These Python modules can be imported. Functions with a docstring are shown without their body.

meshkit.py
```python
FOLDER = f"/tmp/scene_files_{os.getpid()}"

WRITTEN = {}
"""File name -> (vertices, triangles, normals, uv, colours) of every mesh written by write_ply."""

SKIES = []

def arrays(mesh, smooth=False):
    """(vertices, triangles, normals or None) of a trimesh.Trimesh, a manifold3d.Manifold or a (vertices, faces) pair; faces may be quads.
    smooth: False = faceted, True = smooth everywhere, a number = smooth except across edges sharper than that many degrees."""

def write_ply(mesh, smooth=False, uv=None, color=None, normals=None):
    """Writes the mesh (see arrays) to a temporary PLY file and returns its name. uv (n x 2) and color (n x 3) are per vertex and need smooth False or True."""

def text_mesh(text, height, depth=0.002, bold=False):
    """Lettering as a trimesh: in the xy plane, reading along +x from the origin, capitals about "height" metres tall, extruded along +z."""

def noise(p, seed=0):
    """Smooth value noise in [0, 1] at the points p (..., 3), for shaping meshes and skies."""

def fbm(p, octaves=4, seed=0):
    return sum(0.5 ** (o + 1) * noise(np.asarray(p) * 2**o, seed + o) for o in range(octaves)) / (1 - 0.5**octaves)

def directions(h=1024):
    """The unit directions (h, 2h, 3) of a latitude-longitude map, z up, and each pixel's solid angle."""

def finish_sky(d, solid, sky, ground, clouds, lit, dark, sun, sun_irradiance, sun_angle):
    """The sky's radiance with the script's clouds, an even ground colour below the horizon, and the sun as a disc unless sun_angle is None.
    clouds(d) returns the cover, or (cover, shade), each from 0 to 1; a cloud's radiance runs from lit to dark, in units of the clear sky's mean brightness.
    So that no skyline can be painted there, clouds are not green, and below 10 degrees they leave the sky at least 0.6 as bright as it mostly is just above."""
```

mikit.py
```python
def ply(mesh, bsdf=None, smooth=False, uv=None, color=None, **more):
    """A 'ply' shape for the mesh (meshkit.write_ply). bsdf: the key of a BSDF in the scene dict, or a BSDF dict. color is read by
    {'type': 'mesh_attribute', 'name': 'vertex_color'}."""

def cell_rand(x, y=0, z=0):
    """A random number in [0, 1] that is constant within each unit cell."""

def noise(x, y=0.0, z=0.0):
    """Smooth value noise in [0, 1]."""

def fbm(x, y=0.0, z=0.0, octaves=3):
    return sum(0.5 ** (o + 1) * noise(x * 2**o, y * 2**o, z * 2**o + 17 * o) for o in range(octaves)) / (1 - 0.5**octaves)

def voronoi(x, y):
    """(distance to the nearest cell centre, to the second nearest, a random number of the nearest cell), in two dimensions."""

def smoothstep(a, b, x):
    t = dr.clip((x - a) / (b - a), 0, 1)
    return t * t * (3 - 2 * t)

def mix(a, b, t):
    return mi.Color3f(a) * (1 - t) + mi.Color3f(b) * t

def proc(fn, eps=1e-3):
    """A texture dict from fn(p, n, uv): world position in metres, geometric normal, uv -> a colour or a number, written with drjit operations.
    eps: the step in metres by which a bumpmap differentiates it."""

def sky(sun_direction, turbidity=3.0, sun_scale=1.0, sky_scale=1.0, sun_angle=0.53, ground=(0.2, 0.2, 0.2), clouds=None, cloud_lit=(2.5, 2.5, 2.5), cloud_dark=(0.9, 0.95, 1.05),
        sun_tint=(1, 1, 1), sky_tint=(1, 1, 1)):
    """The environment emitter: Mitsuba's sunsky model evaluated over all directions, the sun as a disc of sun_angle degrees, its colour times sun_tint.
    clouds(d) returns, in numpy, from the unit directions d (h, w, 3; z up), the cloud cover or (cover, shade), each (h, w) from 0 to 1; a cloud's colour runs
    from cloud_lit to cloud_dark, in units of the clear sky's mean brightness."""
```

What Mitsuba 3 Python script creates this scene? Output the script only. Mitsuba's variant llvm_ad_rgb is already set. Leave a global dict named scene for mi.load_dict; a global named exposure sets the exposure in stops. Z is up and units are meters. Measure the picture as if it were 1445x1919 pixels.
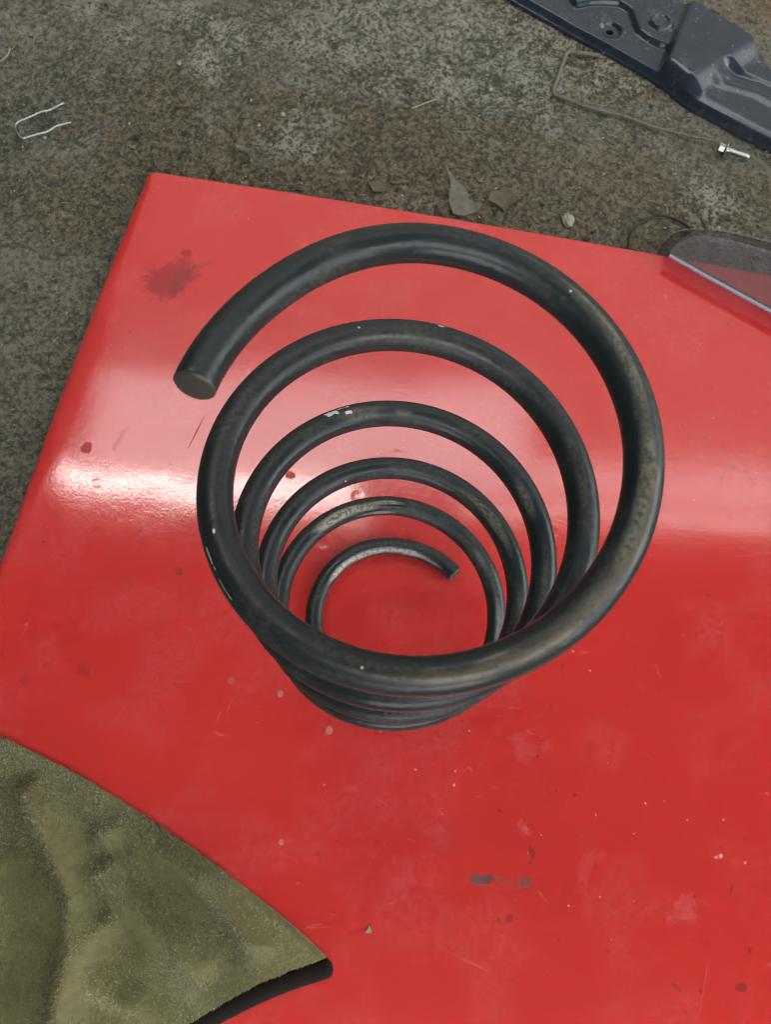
import math, random
import numpy as np, trimesh, mitsuba as mi, drjit as dr, mikit, meshkit
from scipy.interpolate import PchipInterpolator, interp1d

T = mi.ScalarTransform4f
scene, labels = {}, {}
rng = np.random.default_rng(7)

# ------------------------------------------------------------------ camera, sky, lamps, exposure
CAM = np.array([-0.0036073, -0.1372810, 0.5999496])
FWD = np.array([0.0, 0.3465426, -0.9380342])
UP = np.array([-0.0496974, 0.9368751, 0.3461144])
scene['camera'] = {'type': 'thinlens', 'fov': 51.3639, 'fov_axis': 'x', 'near_clip': 0.01, 'far_clip': 500.0,
                   'aperture_radius': 0.0007, 'focus_distance': 0.40,
                   'to_world': T().look_at(origin=CAM.tolist(), target=(CAM + FWD).tolist(), up=UP.tolist())}
# an overcast day: the sun's disc is wide and weak behind an even cloud cover
scene['daylight'] = mikit.sky((0.10, -0.25, 0.96), turbidity=3, sun_scale=0.10, sun_angle=14,
                              clouds=lambda d: np.ones(d.shape[:2]), cloud_lit=(2.45, 2.5, 2.5), cloud_dark=(1.5, 1.55, 1.6))
exposure = 4.14
LAMP_L, LAMP_R = 1.9, 0.38          # radiance of the two ceiling battens by the open front

FLOOR = -0.016                      # the concrete; the top of the red panel is z = 0

# ------------------------------------------------------------------ helpers
def add(key, mesh, bsdf, label=None, cat=None, group=None, kind=None, **kw):
    k, n = key, 0
    while k in scene:
        n += 1
        k = f'{key}_{n:03d}'
    scene[k] = mikit.ply(mesh, bsdf, **kw)
    info = {a: b for a, b in (('label', label), ('category', cat), ('group', group), ('kind', kind)) if b}
    if info:
        labels[k] = info
    return k

def tag(key, label, cat, group=None):
    labels[key] = {'label': label, 'category': cat, **({'group': group} if group else {})}

def frames(P):
    """tangent and two normals along a polyline, carried along without twist"""
    t = np.gradient(P, axis=0)
    t /= np.linalg.norm(t, axis=1, keepdims=True)
    n = np.zeros_like(P)
    a = np.array([0, 0, 1.0]) if abs(t[0, 2]) < 0.9 else np.array([1.0, 0, 0])
    n[0] = a - t[0] * (a @ t[0])
    for i in range(1, len(P)):
        n[i] = n[i - 1] - t[i] * (n[i - 1] @ t[i])
        n[i] /= np.linalg.norm(n[i])
    n[0] /= np.linalg.norm(n[0])
    return t, n, np.cross(t, n)

def tube(P, r, sides=10, bulge=0.0):
    """closed tube with slightly chamfered ends, uv = (length along it in metres, turn round it)"""
    P = np.asarray(P, float)
    r = np.broadcast_to(np.asarray(r, float), (len(P),)).copy()
    t, n, b = frames(P)
    r0 = r[0]
    c = r0 * 0.13
    P = np.vstack([P[0], P[0], P[0] + t[0] * c, P[1:-1], P[-1] - t[-1] * c, P[-1], P[-1]])
    r = np.concatenate([[1e-6, r0 - c, r0], r[1:-1], [r[-1], r[-1] - c, 1e-6]])
    n = np.vstack([n[:1], n[:1], n[:1], n[1:-1], n[-1:], n[-1:], n[-1:]])
    b = np.vstack([b[:1], b[:1], b[:1], b[1:-1], b[-1:], b[-1:], b[-1:]])
    a = np.arange(sides) * 2 * np.pi / sides
    V = P[:, None] + r[:, None, None] * (np.cos(a)[None, :, None] * n[:, None] + np.sin(a)[None, :, None] * b[:, None])
    i, j = np.meshgrid(np.arange(len(P) - 1), np.arange(sides), indexing='ij')
    q = np.stack([i * sides + j, i * sides + (j + 1) % sides, (i + 1) * sides + (j + 1) % sides, (i + 1) * sides + j], -1).reshape(-1, 4)
    return V.reshape(-1, 3), q

def curve(pts, n=60, kind='cubic'):
    p = np.asarray(pts, float)
    d = np.r_[0, np.cumsum(np.linalg.norm(np.diff(p, axis=0), axis=1))]
    return interp1d(d, p, axis=0, kind='quadratic' if kind == 'cubic' and len(p) == 3 else kind)(np.linspace(0, d[-1], n))

def rounded(pts, rad, n=5):
    """polyline with its corners rounded"""
    p = np.asarray(pts, float)
    out = [p[0]]
    for a, b, c in zip(p[:-2], p[1:-1], p[2:]):
        k = min(rad, np.linalg.norm(a - b) * 0.45, np.linalg.norm(c - b) * 0.45)
        s, e = b + (a - b) / np.linalg.norm(a - b) * k, b + (c - b) / np.linalg.norm(c - b) * k
        for w in np.linspace(0, 1, n):
            out.append((1 - w) ** 2 * s + 2 * w * (1 - w) * b + w * w * e)
    out.append(p[-1])
    return np.array(out)

def grid(V):
    """faces of a grid of vertices (n, m, 3)"""
    n, m = V.shape[:2]
    i, j = np.meshgrid(np.arange(n - 1), np.arange(m - 1), indexing='ij')
    f = np.stack([i * m + j, (i + 1) * m + j, (i + 1) * m + j + 1, i * m + j + 1], -1).reshape(-1, 4)
    return V.reshape(-1, 3), f

def box(lo, hi):
    m = trimesh.creation.box(extents=np.subtract(hi, lo))
    m.apply_translation((np.asarray(lo, float) + hi) / 2)
    return m

def seg_dist(x, y, pts):
    """distance to a polyline in the plane (numpy)"""
    d = np.full(np.shape(x), 9.0)
    for a, b in zip(pts[:-1], pts[1:]):
        ax, ay = a; bx, by = b
        L = (bx - ax) ** 2 + (by - ay) ** 2
        t = np.clip(((x - ax) * (bx - ax) + (y - ay) * (by - ay)) / L, 0, 1)
        d = np.minimum(d, np.hypot(x - ax - t * (bx - ax), y - ay - t * (by - ay)))
    return d

def smooth(a, b, x):
    t = np.clip((x - a) / (b - a), 0, 1)
    return t * t * (3 - 2 * t)

noise, fbm, ss, mix, voronoi = mikit.noise, mikit.fbm, mikit.smoothstep, mikit.mix, mikit.voronoi

# ------------------------------------------------------------------ materials
def concrete_colour(p, n, uv):
    x, y = p.x, p.y
    big = fbm(x * 6 + 3, y * 6 + 11, 0, 3)
    mid = fbm(x * 50, y * 50, 2, 3)
    fine = fbm(x * 230, y * 230, 5, 3)
    g1, g2 = noise(x * 420 + 3, y * 420, 9), noise(x * 300, y * 300 + 7, 4)
    grain = fbm(x * 480, y * 480, 6, 2)
    m = 0.14 * big + 0.16 * mid + 0.34 * fine + 0.36 * grain
    c = mix((0.036, 0.034, 0.024), (0.138, 0.131, 0.101), ss(0.29, 0.71, m))
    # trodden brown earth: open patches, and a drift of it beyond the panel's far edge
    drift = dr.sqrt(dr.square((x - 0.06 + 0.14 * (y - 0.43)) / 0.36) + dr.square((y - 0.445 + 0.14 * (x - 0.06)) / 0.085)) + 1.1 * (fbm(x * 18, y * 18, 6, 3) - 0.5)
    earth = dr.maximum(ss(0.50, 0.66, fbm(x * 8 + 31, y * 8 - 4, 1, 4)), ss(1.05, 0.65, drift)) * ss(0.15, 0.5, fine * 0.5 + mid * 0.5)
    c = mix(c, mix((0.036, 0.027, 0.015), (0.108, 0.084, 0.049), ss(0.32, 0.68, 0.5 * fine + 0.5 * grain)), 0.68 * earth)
    # paler cement: scattered patches and one broad one
    broad_pale = dr.sqrt(dr.square((x - 0.06) / 0.22) + dr.square((y - 0.625) / 0.10)) + 1.2 * (fbm(x * 14, y * 14, 2, 3) - 0.5)
    pale = dr.maximum(ss(0.55, 0.72, fbm(x * 10 - 8, y * 10 + 2, 3, 4)), 0.8 * ss(1.1, 0.5, broad_pale)) * ss(0.30, 0.62, 0.55 * fine + 0.45 * mid)
    c = mix(c, (0.300, 0.292, 0.250), 0.46 * pale * ss(0.30, 0.58, grain))
    # sand grains and dark pits
    c = mix(c, (0.25, 0.24, 0.19), 0.36 * ss(0.78, 0.95, g1))
    c = mix(c, (0.020, 0.018, 0.013), 0.40 * ss(0.26, 0.08, g2))
    # rust that has run off old parts, behind the bracket
    rd = dr.sqrt(dr.square((x - 0.375) / 0.085) + dr.square((y - 0.685) / 0.050)) + 1.0 * (fbm(x * 30, y * 30, 9, 3) - 0.5)
    return mix(c, (0.130, 0.072, 0.034), 0.40 * ss(1.0, 0.55, rd) * ss(0.25, 0.6, fine))

def concrete_bump(p, n, uv):
    return 0.0009 * fbm(p.x * 420, p.y * 420, 1, 3) + 0.0007 * noise(p.x * 170, p.y * 170, 4)

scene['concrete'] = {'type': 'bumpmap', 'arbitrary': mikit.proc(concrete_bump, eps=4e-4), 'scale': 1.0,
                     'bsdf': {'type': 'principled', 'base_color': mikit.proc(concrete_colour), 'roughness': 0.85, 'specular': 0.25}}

# marks on the red paint: (x, y, half length, half width, angle in degrees, colour, strength, roughness of outline)
OIL, SPILL, SOOT, GHOST, TAPE, PALE = (0.34, 0.018, 0.020), (0.31, 0.016, 0.018), (0.055, 0.030, 0.026), (0.46, 0.17, 0.16), (0.12, 0.085, 0.075), (0.54, 0.16, 0.155)
MARKS = [(-0.2040, 0.2955, 0.026, 0.018, 35, SPILL, 0.80, 0.5), (-0.2115, 0.2850, 0.020, 0.013, 0, SPILL, 0.60, 0.5), (-0.1945, 0.3000, 0.013, 0.006, 70, SOOT, 0.50, 0.9),
         (-0.1800, 0.3105, 0.013, 0.004, 30, SOOT, 0.32, 0.9), (-0.1945, 0.3225, 0.005, 0.004, 0, SPILL, 0.95, 0.5), (-0.1950, 0.2840, 0.006, 0.005, 0, SOOT, 0.40, 0.8),
         (-0.2497, 0.1278, 0.0055, 0.0048, 60, OIL, 0.95, 0.35), (-0.2239, 0.1365, 0.012, 0.0035, 70, OIL, 0.30, 0.9), (-0.1626, 0.1461, 0.018, 0.0006, 72, OIL, 0.9, 0.3),
         (-0.0743, -0.0618, 0.0030, 0.0032, 0, GHOST, 0.85, 0.3), (-0.0365, -0.0859, 0.0034, 0.0036, 0, GHOST, 0.95, 0.3), (-0.1113, -0.0540, 0.0026, 0.003, 0, GHOST, 0.30, 0.3),
         (-0.0643, -0.1623, 0.0016, 0.0024, 0, GHOST, 0.85, 0.3),
         (0.0740, -0.1795, 0.0075, 0.0034, 2, TAPE, 0.85, 0.35), (0.0790, -0.1790, 0.004, 0.0034, 0, SOOT, 0.55, 0.5), (0.0918, -0.1798, 0.010, 0.0030, -3, TAPE, 0.40, 0.9),
         (0.1050, -0.1799, 0.0033, 0.0027, 0, TAPE, 0.80, 0.3), (0.1052, -0.0906, 0.008, 0.009, 0, GHOST, 0.16, 1.0), (0.1210, -0.0880, 0.004, 0.004, 0, GHOST, 0.14, 1.0),
         (0.1051, -0.1466, 0.004, 0.006, 20, PALE, 0.40, 1.4), (0.1086, -0.1600, 0.0021, 0.005, 12, SOOT, 0.75, 0.5), (0.2147, -0.1953, 0.010, 0.008, -20, PALE, 0.26, 1.6),
         (0.2464, -0.2366, 0.0035, 0.0022, 0, SOOT, 0.85, 0.5), (0.2541, -0.2144, 0.0015, 0.0022, 0, SOOT, 0.8, 0.4), (0.0935, -0.2024, 0.0030, 0.0022, 40, SOOT, 0.75, 0.6),
         (0.0860, -0.2040, 0.0015, 0.0020, 0, SOOT, 0.6, 0.5), (0.2040, -0.2385, 0.004, 0.0012, -40, SOOT, 0.7, 0.5), (0.2190, -0.2400, 0.0015, 0.0015, -40, SOOT, 0.7, 0.5),
         (-0.2213, -0.0516, 0.005, 0.0035, -40, SOOT, 0.45, 0.7), (-0.2647, -0.0615, 0.007, 0.0022, 5, SOOT, 0.35, 0.8), (0.2453, -0.1785, 0.0006, 0.0042, -15, SOOT, 0.95, 0.3),
         (-0.0817, 0.1123, 0.0035, 0.003, 0, OIL, 0.90, 0.4), (-0.0859, 0.0866, 0.003, 0.004, 0, SOOT, 0.65, 0.5), (0.0260, -0.1791, 0.012, 0.009, 30, PALE, 0.12, 1.6),
         (0.1470, -0.1703, 0.004, 0.014, -30, PALE, 0.12, 1.6), (0.0436, -0.1512, 0.010, 0.006, 0, PALE, 0.10, 1.6), (-0.0500, 0.1700, 0.004, 0.003, 0, SOOT, 0.25, 0.8),
         (-0.1970, 0.0560, 0.005, 0.002, 30, SOOT, 0.55, 0.6), (-0.1600, 0.0260, 0.005, 0.003, -30, SOOT, 0.60, 0.6), (-0.2310, 0.0570, 0.0040, 0.0010, 50, SOOT, 0.65, 0.4),
         (-0.1800, 0.1160, 0.0016, 0.0016, 0, SOOT, 0.85, 0.3), (-0.1630, 0.0860, 0.0014, 0.0014, 0, SOOT, 0.85, 0.3), (0.2470, 0.0300, 0.006, 0.0018, -15, SOOT, 0.40, 0.7)]

def mark_masks(x, y, only=None):
    w1, w2 = fbm(x * 130, y * 130, 1, 3) - 0.5, fbm(x * 420, y * 420, 7, 2) - 0.5
    for mx, my, a, b, deg, col, s, rough in MARKS:
        if only and col not in only:
            continue
        c, k = math.cos(math.radians(deg)), math.sin(math.radians(deg))
        u, v = ((x - mx) * c + (y - my) * k) / a, (-(x - mx) * k + (y - my) * c) / b
        d = (dr.maximum(dr.abs(u), dr.abs(v)) if col is TAPE else dr.sqrt(u * u + v * v)) + rough * (2.0 * w1 + 0.9 * w2)
        s = s * (0.58 if col is SOOT else 1.0)
        yield ss(1.0 + 0.25 * rough, 0.95 - 0.45 * rough, d) * s, col

def scratches(x, y, ang, f, lo, seed):
    c, k = math.cos(math.radians(ang)), math.sin(math.radians(ang))
    u, v = x * c + y * k, -x * k + y * c
    line = dr.abs(noise(u * 6 + seed, v * f, seed) - 0.5)
    return ss(0.006, 0.001, line) * ss(lo, lo + 0.1, noise(u * 14, v * 30, seed + 3)) * ss(0.45, 0.6, noise(u * 90, v * 300, seed + 9))

def panel_colour(p, n, uv):
    x, y = p.x, p.y
    c = mix((0.490, 0.028, 0.026), (0.540, 0.036, 0.032), fbm(x * 9, y * 9, 3, 3))
    # dry dust in grainy clouds
    dust = ss(0.40, 0.70, fbm(x * 24 + 4, y * 24, 6, 5)) * (0.25 + 0.75 * ss(0.3, 0.7, fbm(x * 380, y * 380, 2, 3)))
    c = mix(c, (0.56, 0.15, 0.14), 0.16 * dust)
    sc = scratches(x, y, 63, 160, 0.60, 11) + scratches(x, y, -25, 190, 0.64, 23) + scratches(x, y, 8, 170, 0.66, 37) + scratches(x, y, 74, 420, 0.56, 51) + scratches(x, y, -58, 460, 0.56, 67)
    c = mix(c, (0.64, 0.24, 0.22), dr.minimum(0.22 * sc, 0.22))
    # tiny specks of dirt and of chipped paint
    d, _, w = voronoi(x * 78, y * 78)
    r = 0.03 + 0.10 * dr.square(noise(x * 78, y * 78, 3))
    spots = ss(0.48, 0.60, fbm(x * 8, y * 8 + 5, 8, 2))
    c = mix(c, (0.080, 0.030, 0.028), ss(r, 0.6 * r, d) * dr.select(w < 0.13, 0.60, 0.0) * (0.25 + 0.75 * spots))
    c = mix(c, (0.66, 0.36, 0.32), ss(0.8 * r, 0.5 * r, d) * dr.select(w > 0.93, 0.50, 0.0) * (0.25 + 0.75 * spots))
    # a smudged ring left by a wet can
    ring = dr.abs(dr.sqrt(dr.square(x - 0.2815) + dr.square((y - 0.1265) * 1.1)) - 0.0125)
    c = mix(c, SOOT, 0.32 * ss(0.0024, 0.0008, ring) * ss(0.36, 0.6, fbm(x * 150, y * 150, 4, 3)) * ss(0.118, 0.130, y))
    for m, col in mark_masks(x, y):
        c = mix(c, col, m)
    return c

def panel_rough(p, n, uv):
    x, y = p.x, p.y
    r = 0.075 + 0.03 * fbm(x * 14, y * 14, 9, 3) + 0.03 * fbm(x * 300, y * 300, 1, 2)
    for m, col in mark_masks(x, y, (OIL,)):
        r = r * (1 - m) + 0.55 * m
    return r

def panel_bump(p, n, uv):
    x, y = p.x, p.y
    d, _, w = voronoi(x * 26, y * 26)
    dents = ss(0.16, 0.04, d) * dr.select(w > 0.92, 0.6, 0.0)
    bl = dr.sqrt(dr.square((x - 0.2383) / 0.004) + dr.square((y + 0.1566) / 0.0024))
    bl2 = dr.sqrt(dr.square((x - 0.2565) / 0.0014) + dr.square((y + 0.1602) / 0.0014))
    return 1.6e-5 * fbm(x * 650, y * 650, 3, 2) + 1.4e-5 * noise(x * 110, y * 110, 8) - 0.9e-4 * dents + 0.0011 * ss(1.0, 0.2, bl) + 0.0005 * ss(1.0, 0.2, bl2)

scene['red_paint'] = {'type': 'twosided', 'bsdf': {'type': 'bumpmap', 'arbitrary': mikit.proc(panel_bump, eps=2.5e-4), 'scale': 1.0,
                      'bsdf': {'type': 'principled', 'base_color': mikit.proc(panel_colour), 'roughness': mikit.proc(panel_rough), 'specular': 0.75}}}

# dust and bare patches on the spring, at (length along the wire from the top end in metres, turn round it, half length, half turn, colour, strength)
DUST, CHIP, BROWN = (0.155, 0.145, 0.110), (0.62, 0.60, 0.56), (0.10, 0.085, 0.060)
WEAR = []
def spring_colour(p, n, uv):
    s, a = uv.x, uv.y
    c = mix((0.0110, 0.0165, 0.0190), (0.0190, 0.0250, 0.0270), fbm(s * 60, a * 4, 3, 3))
    up = dr.abs(a - 0.5)
    grain = fbm(s * 700, a * 30, 1, 3)
    cloud = fbm(s * 45, a * 6, 8, 4)
    for s0, a0, hs, ha, col, k in WEAR:
        d = dr.sqrt(dr.square((s - s0) / hs) + dr.square((a - a0) / ha)) + 1.3 * (cloud - 0.5) + 0.5 * (grain - 0.5)
        c = mix(c, col, k * ss(1.10, 0.35, d) * (0.35 + 0.65 * ss(0.30, 0.66, grain)))
    lite = ss(0.56, 0.72, cloud) * ss(0.35, 0.65, grain)
    c = mix(c, (0.070, 0.067, 0.055), 0.30 * lite)
    d, _, w = voronoi(s * 170, a * 7)
    c = mix(c, CHIP, ss(0.10, 0.06, d) * dr.select(w > 0.992, 0.7, 0.0))
    c = mix(c, (0.050, 0.050, 0.042), 0.8 * dr.maximum(ss(0.0009, 0.0003, s), ss(L_END - 0.0009, L_END - 0.0003, s)))     # sawn end faces
    for s0, a0, hs, ha, k in CHIPS:
        d = dr.maximum(dr.abs(s - s0) / hs, dr.abs(a - a0) / ha) + 1.2 * (fbm(s * 500, a * 22, 2, 2) - 0.5)
        c = mix(c, CHIP, k * ss(0.95, 0.85, d))
    return c
CHIPS = []
L_END = 2.4
def spring_rough(p, n, uv):
    s, a = uv.x, uv.y
    return 0.23 + 0.22 * ss(0.40, 0.75, fbm(s * 45, a * 6, 8, 4)) + 0.08 * fbm(s * 500, a * 20, 5, 2)
def spring_bump(p, n, uv):
    return 1.5e-4 * fbm(p.x * 500, p.y * 500, p.z * 500, 2) + 1.2e-4 * noise(p.x * 110, p.y * 110, p.z * 110)
scene['spring_paint'] = {'type': 'bumpmap', 'arbitrary': mikit.proc(spring_bump, eps=5e-4), 'scale': 1.0,
                         'bsdf': {'type': 'principled', 'base_color': mikit.proc(spring_colour), 'roughness': mikit.proc(spring_rough), 'specular': 0.36}}

def bracket_colour(p, n, uv):
    x, y = p.x, p.y
    g = fbm(x * 400, y * 400, 1, 3)
    c = mix((0.013, 0.020, 0.030), (0.021, 0.030, 0.043), fbm(x * 30, y * 30, 2, 3))
    c = mix(c, (0.10, 0.11, 0.12), 0.35 * ss(0.55, 0.75, fbm(x * 40 + 9, y * 40, 6, 4) * 0.6 + g * 0.4))
    d, _, w = voronoi(x * 140, y * 140)
    return mix(c, (0.30, 0.27, 0.22), ss(0.16, 0.08, d) * dr.select(w > 0.96, 0.5, 0.0))
scene['blue_black_paint'] = {'type': 'twosided', 'bsdf': {'type': 'principled', 'base_color': mikit.proc(bracket_colour), 'roughness': 0.22, 'specular': 0.5}}

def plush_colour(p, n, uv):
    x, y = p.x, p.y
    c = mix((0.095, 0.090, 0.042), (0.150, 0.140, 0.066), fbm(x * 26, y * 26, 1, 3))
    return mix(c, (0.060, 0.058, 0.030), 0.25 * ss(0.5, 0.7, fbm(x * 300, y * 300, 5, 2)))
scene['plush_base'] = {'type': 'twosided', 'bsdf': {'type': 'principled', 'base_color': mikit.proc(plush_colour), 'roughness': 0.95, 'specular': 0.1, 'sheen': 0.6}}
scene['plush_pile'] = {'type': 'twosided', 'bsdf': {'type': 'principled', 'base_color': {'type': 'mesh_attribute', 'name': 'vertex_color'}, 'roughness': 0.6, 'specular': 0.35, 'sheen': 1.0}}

def band_colour(p, n, uv):
    return mix((0.009, 0.007, 0.0065), (0.018, 0.014, 0.013), fbm(uv.x * 900, uv.y * 60, 2, 2))
scene['binding_cloth'] = {'type': 'twosided', 'bsdf': {'type': 'bumpmap', 'arbitrary': mikit.proc(lambda p, n, uv: 2.5e-4 * fbm(p.x * 900, p.y * 900, p.z * 900, 2), eps=3e-4), 'scale': 1.0,
                          'bsdf': {'type': 'principled', 'base_color': mikit.proc(band_colour), 'roughness': 0.9, 'specular': 0.1, 'sheen': 0.05}}}
scene['zinc'] = {'type': 'principled', 'base_color': mikit.proc(lambda p, n, uv: mix((0.26, 0.28, 0.27), (0.46, 0.48, 0.47), fbm(p.x * 500, p.y * 500, p.z * 300, 2))), 'metallic': 1.0, 'roughness': 0.34}
scene['dull_wire'] = {'type': 'principled', 'base_color': mikit.proc(lambda p, n, uv: mix((0.075, 0.068, 0.054), (0.15, 0.137, 0.112), fbm(p.x * 300, p.y * 300, 1, 3))), 'metallic': 0.2, 'roughness': 0.6}
scene['black_rubber'] = {'type': 'principled', 'base_color': {'type': 'rgb', 'value': [0.016, 0.016, 0.016]}, 'roughness': 0.6, 'specular': 0.4}
scene['smoked_pane'] = {'type': 'thindielectric', 'int_ior': 1.5, 'specular_transmittance': {'type': 'rgb', 'value': [0.54, 0.42, 0.56]}}
scene['pane_edge'] = {'type': 'twosided', 'bsdf': {'type': 'principled', 'base_color': {'type': 'rgb', 'value': [0.20, 0.20, 0.26]}, 'roughness': 0.3, 'specular': 0.6}}
scene['pane_dark_line'] = {'type': 'twosided', 'bsdf': {'type': 'principled', 'base_color': {'type': 'rgb', 'value': [0.045, 0.045, 0.048]}, 'roughness': 0.5, 'specular': 0.4}}
def scrap_colour(p, n, uv):
    return mix((0.095, 0.090, 0.066), (0.165, 0.158, 0.122), fbm(p.x * 220, p.y * 220, 3, 3))
scene['dry_scrap'] = {'type': 'twosided', 'bsdf': {'type': 'principled', 'base_color': mikit.proc(scrap_colour), 'roughness': 0.8, 'specular': 0.2}}
scene['dark_scrap'] = {'type': 'twosided', 'bsdf': {'type': 'principled', 'base_color': mikit.proc(lambda p, n, uv: mix((0.075, 0.062, 0.042), (0.115, 0.097, 0.068), fbm(p.x * 220, p.y * 220, 5, 3))), 'roughness': 0.85, 'specular': 0.2}}
scene['grit_stone'] = {'type': 'principled', 'base_color': {'type': 'mesh_attribute', 'name': 'vertex_color'}, 'roughness': 0.8, 'specular': 0.3}
scene['litter'] = {'type': 'twosided', 'bsdf': {'type': 'principled', 'base_color': {'type': 'mesh_attribute', 'name': 'vertex_color'}, 'roughness': 0.85, 'specular': 0.2}}
scene['pale_stone'] = {'type': 'principled', 'base_color': mikit.proc(lambda p, n, uv: mix((0.16, 0.145, 0.11), (0.32, 0.30, 0.24), fbm(p.x * 400, p.y * 400, p.z * 400, 2))), 'roughness': 0.85}
scene['straw'] = {'type': 'principled', 'base_color': {'type': 'rgb', 'value': [0.25, 0.22, 0.13]}, 'roughness': 0.7}
scene['roof_board'] = {'type': 'twosided', 'bsdf': {'type': 'diffuse', 'reflectance': mikit.proc(lambda p, n, uv: mix((0.10, 0.09, 0.075), (0.16, 0.145, 0.12), fbm(p.x * 3, p.y * 20, 1, 3)))}}
scene['dark_board'] = {'type': 'twosided', 'bsdf': {'type': 'diffuse', 'reflectance': mikit.proc(lambda p, n, uv: mix((0.028, 0.026, 0.024), (0.050, 0.046, 0.042), fbm(p.y * 3, p.z * 20, 1, 3)))}}  # kept very dark to cut light from the left
scene['render_wall'] = {'type': 'twosided', 'bsdf': {'type': 'diffuse', 'reflectance': mikit.proc(lambda p, n, uv: mix((0.26, 0.255, 0.24), (0.32, 0.315, 0.30), fbm(p.x * 2, p.y * 2, p.z * 2, 4)))}}
scene['lamp_metal'] = {'type': 'principled', 'base_color': {'type': 'rgb', 'value': [0.7, 0.7, 0.68]}, 'roughness': 0.5}

# ------------------------------------------------------------------ the place round the frame: open-fronted garage and the house across the yard, with added light blockers
def axis(lo, hi, a, b, step, grow=1.35):
    mid = list(np.arange(a, b + step / 2, step))
    up, s = [], step
    while (up[-1] if up else mid[-1]) < hi:
        s *= grow; up.append((up[-1] if up else mid[-1]) + s)
    dn, s = [], step
    while (dn[-1] if dn else mid[0]) > lo:
        s *= grow; dn.append((dn[-1] if dn else mid[0]) - s)
    return np.array(dn[::-1] + mid + up)

gx, gy = axis(-60, 60, -0.50, 0.46, 0.0016), axis(-60, 60, 0.0, 0.76, 0.0016)
X, Y = np.meshgrid(gx, gy, indexing='ij')
P3 = np.stack([X, Y, 0 * X], -1)
near = smooth(1.5, 0.8, np.hypot(X, Y - 0.35))
gz = FLOOR + near * (0.0011 * (meshkit.fbm(P3 * 190, 3, seed=3) - 0.5) + 0.0020 * (meshkit.fbm(P3 * 42, 3, seed=5) - 0.5) + 0.003 * (meshkit.fbm(P3 * 9, 2, seed=9) - 0.5))
add('concrete_floor', grid(np.stack([X, Y, gz], -1)), 'concrete', 'rough grey brown concrete floor with sand grains and trodden dirt', 'floor', kind='structure', smooth=True)

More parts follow.
